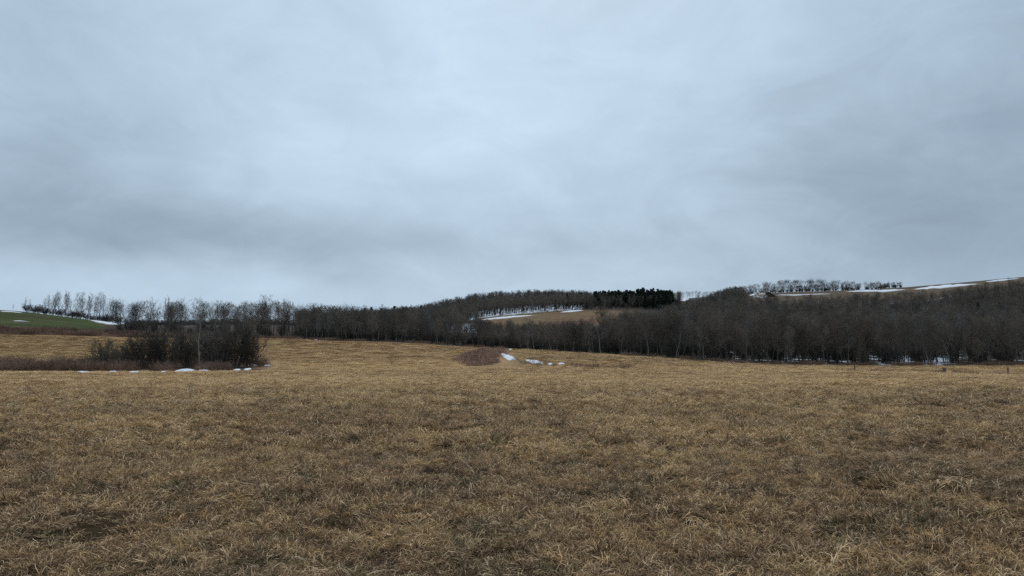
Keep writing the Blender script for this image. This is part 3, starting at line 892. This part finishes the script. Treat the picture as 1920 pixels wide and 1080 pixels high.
earth_bank()
plant('bush0', 1763, 118, 1.1, 'weed_clump', 'small dark dead weed between the two fence posts', 'weed', trunk_name='stems', crown_name='twigs')

# trees on the right-hand ridge
ur = np.concatenate([np.linspace(1262, 1352, 19), np.linspace(1355, 1612, 46), np.linspace(1622, 1688, 13)])
for u in ur:
    u = u + rng.uniform(-2.5, 2.5); Y = float(np.interp(u, [1268, 1350, 1400, 1700], [800, 760, 690, 690])) + rng.uniform(-12, 12)
    v = float(np.interp(u, [1268, 1340, 1360, 1400, 1440, 1510, 1590, 1612, 1625, 1680], [545, 544, 541, 533, 527, 521, 526, 529, 526, 529])) + rng.uniform(-1, 4)
    k = f'spread{rng.integers(0, 4)}' if rng.uniform() < 0.75 else f'forest{(2, 4, 5)[rng.integers(0, 3)]}'
    lab, grp = ('short bare tree on the low saddle right of the pines', 'trees on the saddle right of the pines') if u < 1353 else \
        (('bare tree in the long row on the right-hand ridge', 'long row of trees on the right-hand ridge') if u < 1617 else ('bare tree in the small separate clump at the end of the ridge row', 'small clump of trees on the right-hand ridge'))
    plant(k, u, Y, max(top_h(u, Y, v), 6), 'bare_tree', lab, 'tree', grp, wide=rng.uniform(1.15, 1.6))


def woods(name, label, cond, spacing, keys, hfun, cat='woodland', wide=1.0, umin=-100, umax=2250, ymin=160, ymax=720):
    """far-off wood too dense to count: one object"""
    yy = []; xx = []
    a0, a1 = (umin - 960) / F, (umax - 960) / F
    n = int((a1 - a0) * (ymax ** 2 - ymin ** 2) / 2 / spacing ** 2)
    y = np.sqrt(rng.uniform(ymin ** 2, ymax ** 2, n)); x = rng.uniform(a0, a1, n) * y
    k = rng.uniform(0, 1, n) < cond(x, y)
    x, y = x[k], y[k]; n = len(x)
    ms = [PROTO[q][2] for q in keys]; hs = np.array([PROTO[q][3] for q in keys])
    i = rng.integers(0, len(keys), n)
    h = hfun(x, y, n); h = np.where(hs[i] < 6.5, rng.uniform(2.2, 5.5, n) * np.where(y > 900, 1.6, 1), h); s = h / hs[i]
    sc = np.stack([s * wide, s * wide, s], 1)
    o = scatter(name, np.stack([x, y, height(x, y) - 0.1], 1), rng.uniform(0, 6.283, n), sc, i, ms)
    tag(o, label, cat)
    return o


FK = [f'forest{i}' for i in range(6)] + [f'spread{i}' for i in range(4)]
UK = FK + ['pale0', 'pale1', 'thin0', 'thin2'] + ['bush0', 'bush1', 'bush2', 'bush3', 'bush0']


def wh(x, y, n):
    u = U_of(x, y)
    h = rng.uniform(8.0, 14.5, n) * np.where(y > 400, 0.95, 1)
    h = np.where((u > 1100) & (y > 320), h * 0.85, h)
    h = np.where((u > 1300) & (y > 670), rng.uniform(3, 8.5, n), h)
    return np.where((u > 790) & (u < 1130) & (y < 280), np.minimum(h, 10.2), h)


woods('right_woodland', 'dark leafless wood covering the right-hand slope', lambda x, y: wood_density(x, y) * (U_of(x, y) > 1118) * ((U_of(x, y) > 1275) | (y < 540) | (U_of(x, y) > 1300)), 3.4, UK, wh)
woods('hill_woodland', 'leafless wood covering the middle hill and its foot', lambda x, y: wood_density(x, y) * ((U_of(x, y) <= 1118) | ((U_of(x, y) <= 1275) & (y >= 540))) * (y < 900), 3.5, UK, wh)
woods('slope_woodland', 'thin leafless trunks standing in snow above the hill meadow', lambda x, y: ((U_of(x, y) > 880) & (U_of(x, y) < 1105)) * (y > np.interp(U_of(x, y), [840, 900, 960, 1010, 1100], [430, 500, 512, 522, 545]) + 4) * (y < np.interp(U_of(x, y), [840, 900, 960, 1010, 1100], [430, 500, 512, 522, 545]) + 85) * 1.0, 2.7, ['thin0', 'thin1', 'thin2'], lambda x, y, n: rng.uniform(8, 12, n), umin=875, umax=1110, ymin=480, ymax=650)
woods('far_woodland', 'far blue-grey wooded ridge behind the left tree line', lambda x, y: wood_density(x, y) * (y > 900), 7.5, FK[:5] + ['bush0', 'bush1', 'bush2'] * 3, lambda x, y, n: rng.uniform(9, 13, n), wide=1.6, umin=240, umax=650, ymin=1380, ymax=1560)
woods('pine_stand', 'mass of dark pines filling the right end of the middle hill', lambda x, y: ((U_of(x, y) > 1085) & (U_of(x, y) < 1262) & (y > 520) & (y < 700)) * sstep(1085, 1190, U_of(x, y)) * sstep(0, 65, y - np.interp(U_of(x, y), [1100, 1180, 1230], [560, 545, 505]) + 60 * (fbm(x * 0.05, y * 0.05, 66, 3) - 0.5)), 5.0, [f'pine{i}' for i in range(4)], lambda x, y, n: rng.uniform(7, 12.5, n), wide=1.3, umin=1080, umax=1265, ymin=515, ymax=700)


def brush(name, label, uv, keys, hrange, wide=1.0):
    """belt of brambles: points given as arrays of (u, Y)"""
    u, y = uv; x = X_of(u, y); n = len(x)
    ms = [PROTO[q][2] for q in keys]; hs = np.array([PROTO[q][3] for q in keys]); i = rng.integers(0, len(keys), n)
    s = (hrange[0] + (hrange[1] - hrange[0]) * rng.uniform(0, 1, n) ** 1.4 * (0.35 + 1.3 * fbm(x * 0.22, y * 0.12, 97, 3))) / hs[i]
    o = scatter(name, np.stack([x, y, height(x, y) - 0.03], 1), rng.uniform(0, 6.283, n), np.stack([s * wide, s * wide, s], 1), i, ms)
    tag(o, label, 'brush')


CK = ['cane0', 'cane1', 'cane2']
n = 3400
u = rng.uniform(-160, 516, n); y = rng.uniform(104, 142, n)
k = (fbm(u * 0.045, y * 0.12, 5, 3) > 0.46) & ~((u > 425) & (y < 120)) & ~((u > 318) & (u < 374) & (y < 113)) & (y < np.interp(u, [-160, 0, 150, 200, 480, 516], [126, 128, 136, 142, 138, 118]))
brush('bramble_brush', 'red-brown brambles around the foot of the scrub island', (u[k], y[k]), CK, (0.3, 1.7))
n = 900
u = rng.uniform(872, 946, n); y = np.interp(u, [872, 890, 946], [126, 120, 128]) + rng.uniform(0, 1, n) * np.interp(u, [872, 884, 910, 946], [16, 44, 68, 62])
k = (fbm(u * 0.11, y * 0.14, 15, 4) > 0.43 + 0.10 * np.clip((890 - u) / 15, 0, 1)) & ~((u > 932) & (y < 165)); u, y = u[k], y[k]
brush('rose_thicket', 'pinkish-brown thicket at the bend of the snowy ditch', (u, y), ['rose0', 'rose1', 'cane0'], (0.35, 1.6), 1.1)
n = 1500
u = rng.uniform(-150, 400, n); y = rng.uniform(238, 264, n) - np.clip((u - 230) / 170, 0, 1) * 10
k = fbm(u * 0.03, y * 0.08, 19, 3) > 0.40; u, y = u[k], y[k]
brush('hill_foot_brush', 'red-brown brush below the green hill field', (u, y), CK, (0.5, 1.7), 1.4)
n = 2000
u = rng.uniform(480, 1940, n); y = edgeY(u) + rng.uniform(-2.0, 6, n)
k = fbm(u * 0.035, y * 0.05, 9, 3) + 0.10 * (u < 860) > 0.53
brush('wood_edge_brush', 'reddish brush along the foot of the woods', (u[k], y[k]), CK, (0.3, 1.15), 1.2)
n = 130
u = np.concatenate([rng.uniform(945, 1180, n // 2), rng.uniform(1560, 1920, n // 2)])
y = np.where(u < 1200, np.interp(u, [945, 1000, 1050, 1180], [150, 124, 119, 112]) + rng.normal(0, 4, n), 112 + rng.normal(0, 4, n))
brush('ditch_weeds', 'sparse dead weeds along the ditch and the fence line', (u, y), CK, (0.3, 0.75))


# ------------------------------------------------------------------ snow patches lying on the ground
def snow_patch(pts, label, group, seed=0, lift=0.06):
    ragged = 0.72 if group == G1 else (1.3 if seed == 19 else 1.0)
    """pts: (u, v, half thickness) along the patch, laid on the ground where they fall"""
    r = np.random.default_rng(900 + seed)
    P = np.array(pts, float)
    if group == G2: P[:, 2] *= 0.75
    t = np.linspace(0, 1, len(P)); n = max(14, int((P[-1, 0] - P[0, 0]) / 3)); m = 7
    tt = np.linspace(0, 1, n)
    cu = np.interp(tt, t, P[:, 0]); cv = np.interp(tt, t, P[:, 1]); ch = np.interp(tt, t, P[:, 2])
    env = np.sqrt(np.clip(np.sin(np.pi * np.clip(tt, 0.015, 0.985)), 0.05, 1))
    up = ch * env * (0.35 + 1.1 * fbm(tt * n * 0.35, tt * 0 + seed, 40 + seed, 2)); dn = ch * env * (0.35 + 1.1 * fbm(tt * n * 0.35, tt * 0 + 7.7 + seed, 60 + seed, 2))
    vs = []; th = []
    for i in range(n):
        for j in range(m):
            w = j / (m - 1) * 2 - 1
            v = cv[i] + (w * dn[i] if w > 0 else w * up[i])
            x, y = hit(cu[i], v)
            e = (1 - w * w) * min(1, 6 * min(tt[i], 1 - tt[i]))
            th.append(ragged * max(abs(w) ** 1.5, 1 - min(1, 5 * min(tt[i], 1 - tt[i]))))
            vs.append((x, y, float(height(x, y)) - 0.05 + (lift + 0.14) * e + 0.05))
    f = [(i * m + j, (i + 1) * m + j, (i + 1) * m + j + 1, i * m + j + 1) for i in range(n - 1) for j in range(m - 1)]
    v = np.array(vs); c = v.mean(0); c[2] = v[:, 2].min()
    me = mesh_from('snow_patch', v - c, np.array(f), (M_SNOW,), True); fattr(me, 'thin', th)
    return tag(link('snow_patch', me, loc=tuple(c)), label, 'snow patch', group)


G1, G2, G3, G4 = 'snow lying along the ditch', 'snow remnants before the scrub island', 'snow strips on the middle hill', 'snow strips on the right-hand ridge'
snow_patch([(938, 662, 2.5), (946, 667, 5.5), (956, 671, 6), (969, 675, 2)], 'largest white snow patch along the ditch beside the pinkish thicket', G1, 1)
snow_patch([(939, 661, 1), (946, 659, 2), (950, 657, 1)], 'small snow patch at the upper end of the largest ditch patch', G1, 2)
snow_patch([(953, 656, 0.8), (957, 655.5, 1.6), (961, 655.5, 0.8)], 'tiny snow spot highest up the ditch', G1, 3)
snow_patch([(983, 675, 1.8), (995, 678, 3.6), (1008, 680, 3.8), (1020, 682, 1.5)], 'long snow patch in the lower part of the ditch', G1, 4)
snow_patch([(1026, 683, 0.7), (1031, 682.5, 1.5), (1037, 682.5, 0.7)], 'small grey snow spot just right of the long ditch patch', G1, 5)
snow_patch([(1046, 682.5, 0.5), (1052, 682, 1.0), (1059, 682, 0.5)], 'thin snow streak at the right end of the ditch', G1, 6)
snow_patch([(324, 698, 1.5), (338, 695.5, 4.2), (354, 694.5, 5.2), (368, 695, 2)], 'largest snow remnant before the scrub island, below the pale trunk', G2, 7)
snow_patch([(371, 696, 0.8), (380, 695.5, 1.8), (392, 695.5, 0.7)], 'grey snow remnant right of the largest one before the island', G2, 8)
snow_patch([(436, 695, 0.8), (446, 694, 2), (452, 694, 0.7)], 'snow remnant in the right part of the island front, left of the brightest spot', G2, 9)
snow_patch([(456, 694, 1.5), (465, 693, 3.8), (472, 692, 1.5)], 'bright round snow spot near the right end of the island', G2, 10)
snow_patch([(462, 687, 1.2), (474, 685.5, 3.6), (483, 686, 1.2)], 'snow remnant under the rightmost bush of the island', G2, 11)
snow_patch([(494, 687, 1), (502, 686, 2.4), (509, 686.5, 1)], 'small snow spot beyond the right end of the island', G2, 12)
snow_patch([(143, 699, 0.6), (156, 698.5, 1.3), (170, 698.5, 0.6)], 'thin white snow streak left of the olive-grey bush', G2, 13)
snow_patch([(203, 698.5, 0.6), (212, 698, 1.5), (220, 698, 0.6)], 'short snow streak at the foot of the olive-grey bush', G2, 14)
snow_patch([(240, 699, 0.6), (252, 698.5, 1.3), (262, 698.5, 0.6)], 'snow streak at the foot of the dark bushes of the island', G2, 15)
snow_patch([(301, 699, 0.6), (306, 698.5, 1.6), (311, 698.5, 0.6)], 'small snow spot left of the largest remnant before the island', G2, 16)
snow_patch([(165, 600, 1), (185, 603.5, 3.2), (205, 606.5, 3.4), (226, 609.5, 1.5)], 'long white snow strip at the right end of the green hill field', None, 17, 0.4)
snow_patch([(0, 584, 1), (20, 584.5, 0.9), (44, 587, 0.4)], 'thin snow line along the top of the green hill', None, 18, 0.15)
snow_patch([(22, 602.5, 0.4), (36, 602, 1.0), (58, 604, 0.4)], 'greyish snow patch low on the green hill field', None, 19, 0.06)
snow_patch([(552, 635, 0.6), (560, 635, 1.3), (568, 635, 0.5)], 'left of two snow spots by the reddish brush at the field edge', None, 20, 0.1)
snow_patch([(588, 637, 0.6), (594, 636.5, 1.6), (600, 636, 0.5)], 'right of two snow spots by the reddish brush at the field edge', None, 21, 0.1)
snow_patch([(826, 616, 1), (836, 613.5, 3.5), (850, 615, 2.5), (872, 616, 1)], 'snow clearing on the left flank of the middle hill', G3, 22, 0.3)
snow_patch([(895, 601, 1.2), (930, 597, 2.0), (960, 594.5, 2.0), (1006, 591, 1.2)], 'long bright snow strip above the hill meadow', G3, 23, 0.4)
snow_patch([(1050, 586, 0.8), (1068, 584, 1.8), (1096, 582, 0.8)], 'short snow strip below the trunks at the right of the hill meadow', G3, 24, 0.4)
snow_patch([(1583, 547, 0.8), (1620, 546, 2.2), (1660, 545.5, 2.4), (1702, 543, 2.0)], 'bright snow strip under the small ridge clump', G4, 25, 0.5)
snow_patch([(1708, 543, 1.2), (1745, 539.5, 3.2), (1790, 536, 3.2), (1842, 532, 1.4)], 'long bright snow strip on the bare ridge right of the clump', G4, 26, 0.5)
snow_patch([(1844, 529, 0.8), (1880, 525.5, 1.9), (1914, 522, 0.8)], 'thin snow line near the far right end of the ridge', G4, 27, 0.4)
snow_patch([(1452, 553.5, 0.4), (1490, 553.5, 0.9), (1565, 551, 0.4)], 'thin snow strip right of the earth bank on the ridge', G4, 28, 0.4)
snow_patch([(1404, 555, 0.8), (1414, 552.5, 1.8), (1424, 556, 0.8)], 'snow patch on the slope left of the peaked earth bank', G4, 29, 0.4)


# ------------------------------------------------------------------ fence posts
def post(u, Y, h, label, seed):
    r = np.random.default_rng(seed); segs = []; p = np.array([0, 0, -0.3]); d = norm(np.array([r.normal(0, 0.05), r.normal(0, 0.03), 1]))
    rad = 0.12
    for i in range(5):
        q = p + d * (h + 0.3) / 5; segs.append((p, q, rad, rad * 0.96)); rad *= 0.96; p = q
    segs.append((p, p + d * 0.03, rad, rad * 0.3))
    v, f = tubes(segs, 9); v = v + (vnoise(v[:, 2] * 3, v[:, 0] * 9, 4) - 0.5)[:, None] * 0.02 * np.array([1, 1, 0])
    x = float(X_of(u, Y))
    tag(link('fence_post', mesh_from('fence_post', v, f, (M_WOOD,), False), loc=(x, Y, float(height(x, Y)))), label, 'fence post', 'fence posts on the right')


post(1597, 122, 1.2, 'dark wooden fence post, left one of the two beyond the field', 1)
post(1882, 120, 1.15, 'dark wooden fence post, right one of the two beyond the field', 2)

# ------------------------------------------------------------------ overcast sky
SUN_EL, SUN_AZ = R(48), R(4)
wd = bpy.data.worlds.new('World'); scene.world = wd; wd.use_nodes = True
T = NT.__new__(NT); T.t = wd.node_tree; T.t.nodes.clear()
out = T.n('ShaderNodeOutputWorld')
g = T.n('ShaderNodeTexCoord').outputs['Generated']
sx = T.n('ShaderNodeSeparateXYZ'); T.l(g, sx.inputs[0])
az = T.math('ARCTAN2', sx.outputs[0], sx.outputs[1]); el = T.math('ARCSINE', sx.outputs[2])
# wisps bend the banks
wv = T.noise(1.6, 4, 0.6, T.scaled(g, (1, 1, 2.5)))
el2 = T.math('ADD', el, T.math('MULTIPLY', T.math('SUBTRACT', wv, 0.5), 0.22))
az2 = T.math('ADD', az, T.math('MULTIPLY', T.math('SUBTRACT', T.noise(1.9, 3, 0.6, T.scaled(g, (1.2, 1, 2))), 0.5), 0.35))
B = None
for (u, v, sa, se, amp) in [(960, 40, 26, 13, 0.20), (230, 425, 20, 3.4, -0.22), (640, 440, 14, 3.2, -0.13), (120, 520, 26, 2.8, 0.14),
                            (600, 260, 12, 6, 0.08), (1830, 340, 15, 13, -0.24), (1750, 455, 12, 3, -0.06), (60, 250, 9, 9, -0.10),
                            (1050, 490, 14, 3, 0.05), (1500, 100, 12, 9, -0.04), (330, 130, 12, 6, -0.02), (1150, 430, 14, 3, -0.05)]:
    d = ray(u, v); d = d / np.linalg.norm(d); A = math.atan2(d[0], d[1]); E = math.asin(d[2])
    q1 = T.math('DIVIDE', T.math('SUBTRACT', az2, A), R(sa)); q2 = T.math('DIVIDE', T.math('SUBTRACT', el2, E), R(se))
    s = T.math('ADD', T.math('MULTIPLY', q1, q1), T.math('MULTIPLY', q2, q2))
    gz_ = T.math('MULTIPLY', T.math('POWER', 2.718, T.math('MULTIPLY', s, -1.0)), amp)
    B = gz_ if B is None else T.math('ADD', B, gz_)
B = T.math('ADD', B, 0.54)
n1 = T.noise(2.4, 7, 0.58, T.scaled(g, (1, 1, 2.4)), 0.5); n2 = T.noise(6.5, 6, 0.6, T.scaled(g, (1, 1, 1.9)), 0.9)
B = T.math('ADD', B, T.math('MULTIPLY', T.math('SUBTRACT', n1, 0.5), 0.42))
B = T.math('ADD', B, T.math('MULTIPLY', T.math('SUBTRACT', n2, 0.5), 0.30))
cc = T.ramp(B, [(0.0, (0.190, 0.258, 0.340)), (0.28, (0.300, 0.392, 0.492)), (0.54, (0.430, 0.553, 0.675)), (0.78, (0.545, 0.69, 0.83)), (1.0, (0.68, 0.815, 0.91))])
bg1 = T.n('ShaderNodeBackground'); T.l(cc, bg1.inputs[0]); bg1.inputs[1].default_value = 1.09
sky = T.n('ShaderNodeTexSky'); sky.sky_type = 'NISHITA'; sky.sun_disc = False
sky.sun_elevation = SUN_EL; sky.sun_rotation = SUN_AZ; sky.dust_density = 3.0
bg2 = T.n('ShaderNodeBackground'); T.l(sky.outputs[0], bg2.inputs[0]); bg2.inputs[1].default_value = 0.05
mx = T.n('ShaderNodeMixShader'); mx.inputs[0].default_value = 0.06
T.l(bg1.outputs[0], mx.inputs[1]); T.l(bg2.outputs[0], mx.inputs[2]); T.l(mx.outputs[0], out.inputs[0])

sl = bpy.data.lights.new('sun', 'SUN'); sl.energy = 1.2; sl.angle = R(25); sl.color = (1.0, 0.95, 0.87)
so = bpy.data.objects.new('sun', sl); COL.objects.link(so)
sd = Vector((math.sin(SUN_AZ) * math.cos(SUN_EL), math.cos(SUN_AZ) * math.cos(SUN_EL), math.sin(SUN_EL)))
so.rotation_euler = (-sd).to_track_quat('-Z', 'Y').to_euler(); so.location = (0, 0, 60)

# ------------------------------------------------------------------ camera and render settings
cam = bpy.data.cameras.new('camera'); co = bpy.data.objects.new('camera', cam); COL.objects.link(co)
cam.sensor_width = 36; cam.lens = 36 * F / 1920; cam.clip_start = 0.1; cam.clip_end = 12000
co.location = (0, 0, EYE); co.rotation_euler = (math.pi / 2 + PITCH, 0, 0)
scene.camera = co
scene.render.engine = 'CYCLES'
scene.view_settings.view_transform = 'Standard'; scene.view_settings.look = 'None'; scene.view_settings.exposure = 0
scene.cycles.max_bounces = 4; scene.cycles.diffuse_bounces = 2; scene.cycles.use_denoising = False
scene.cycles.sample_clamp_indirect = 1.5; scene.cycles.sample_clamp_direct = 3.0
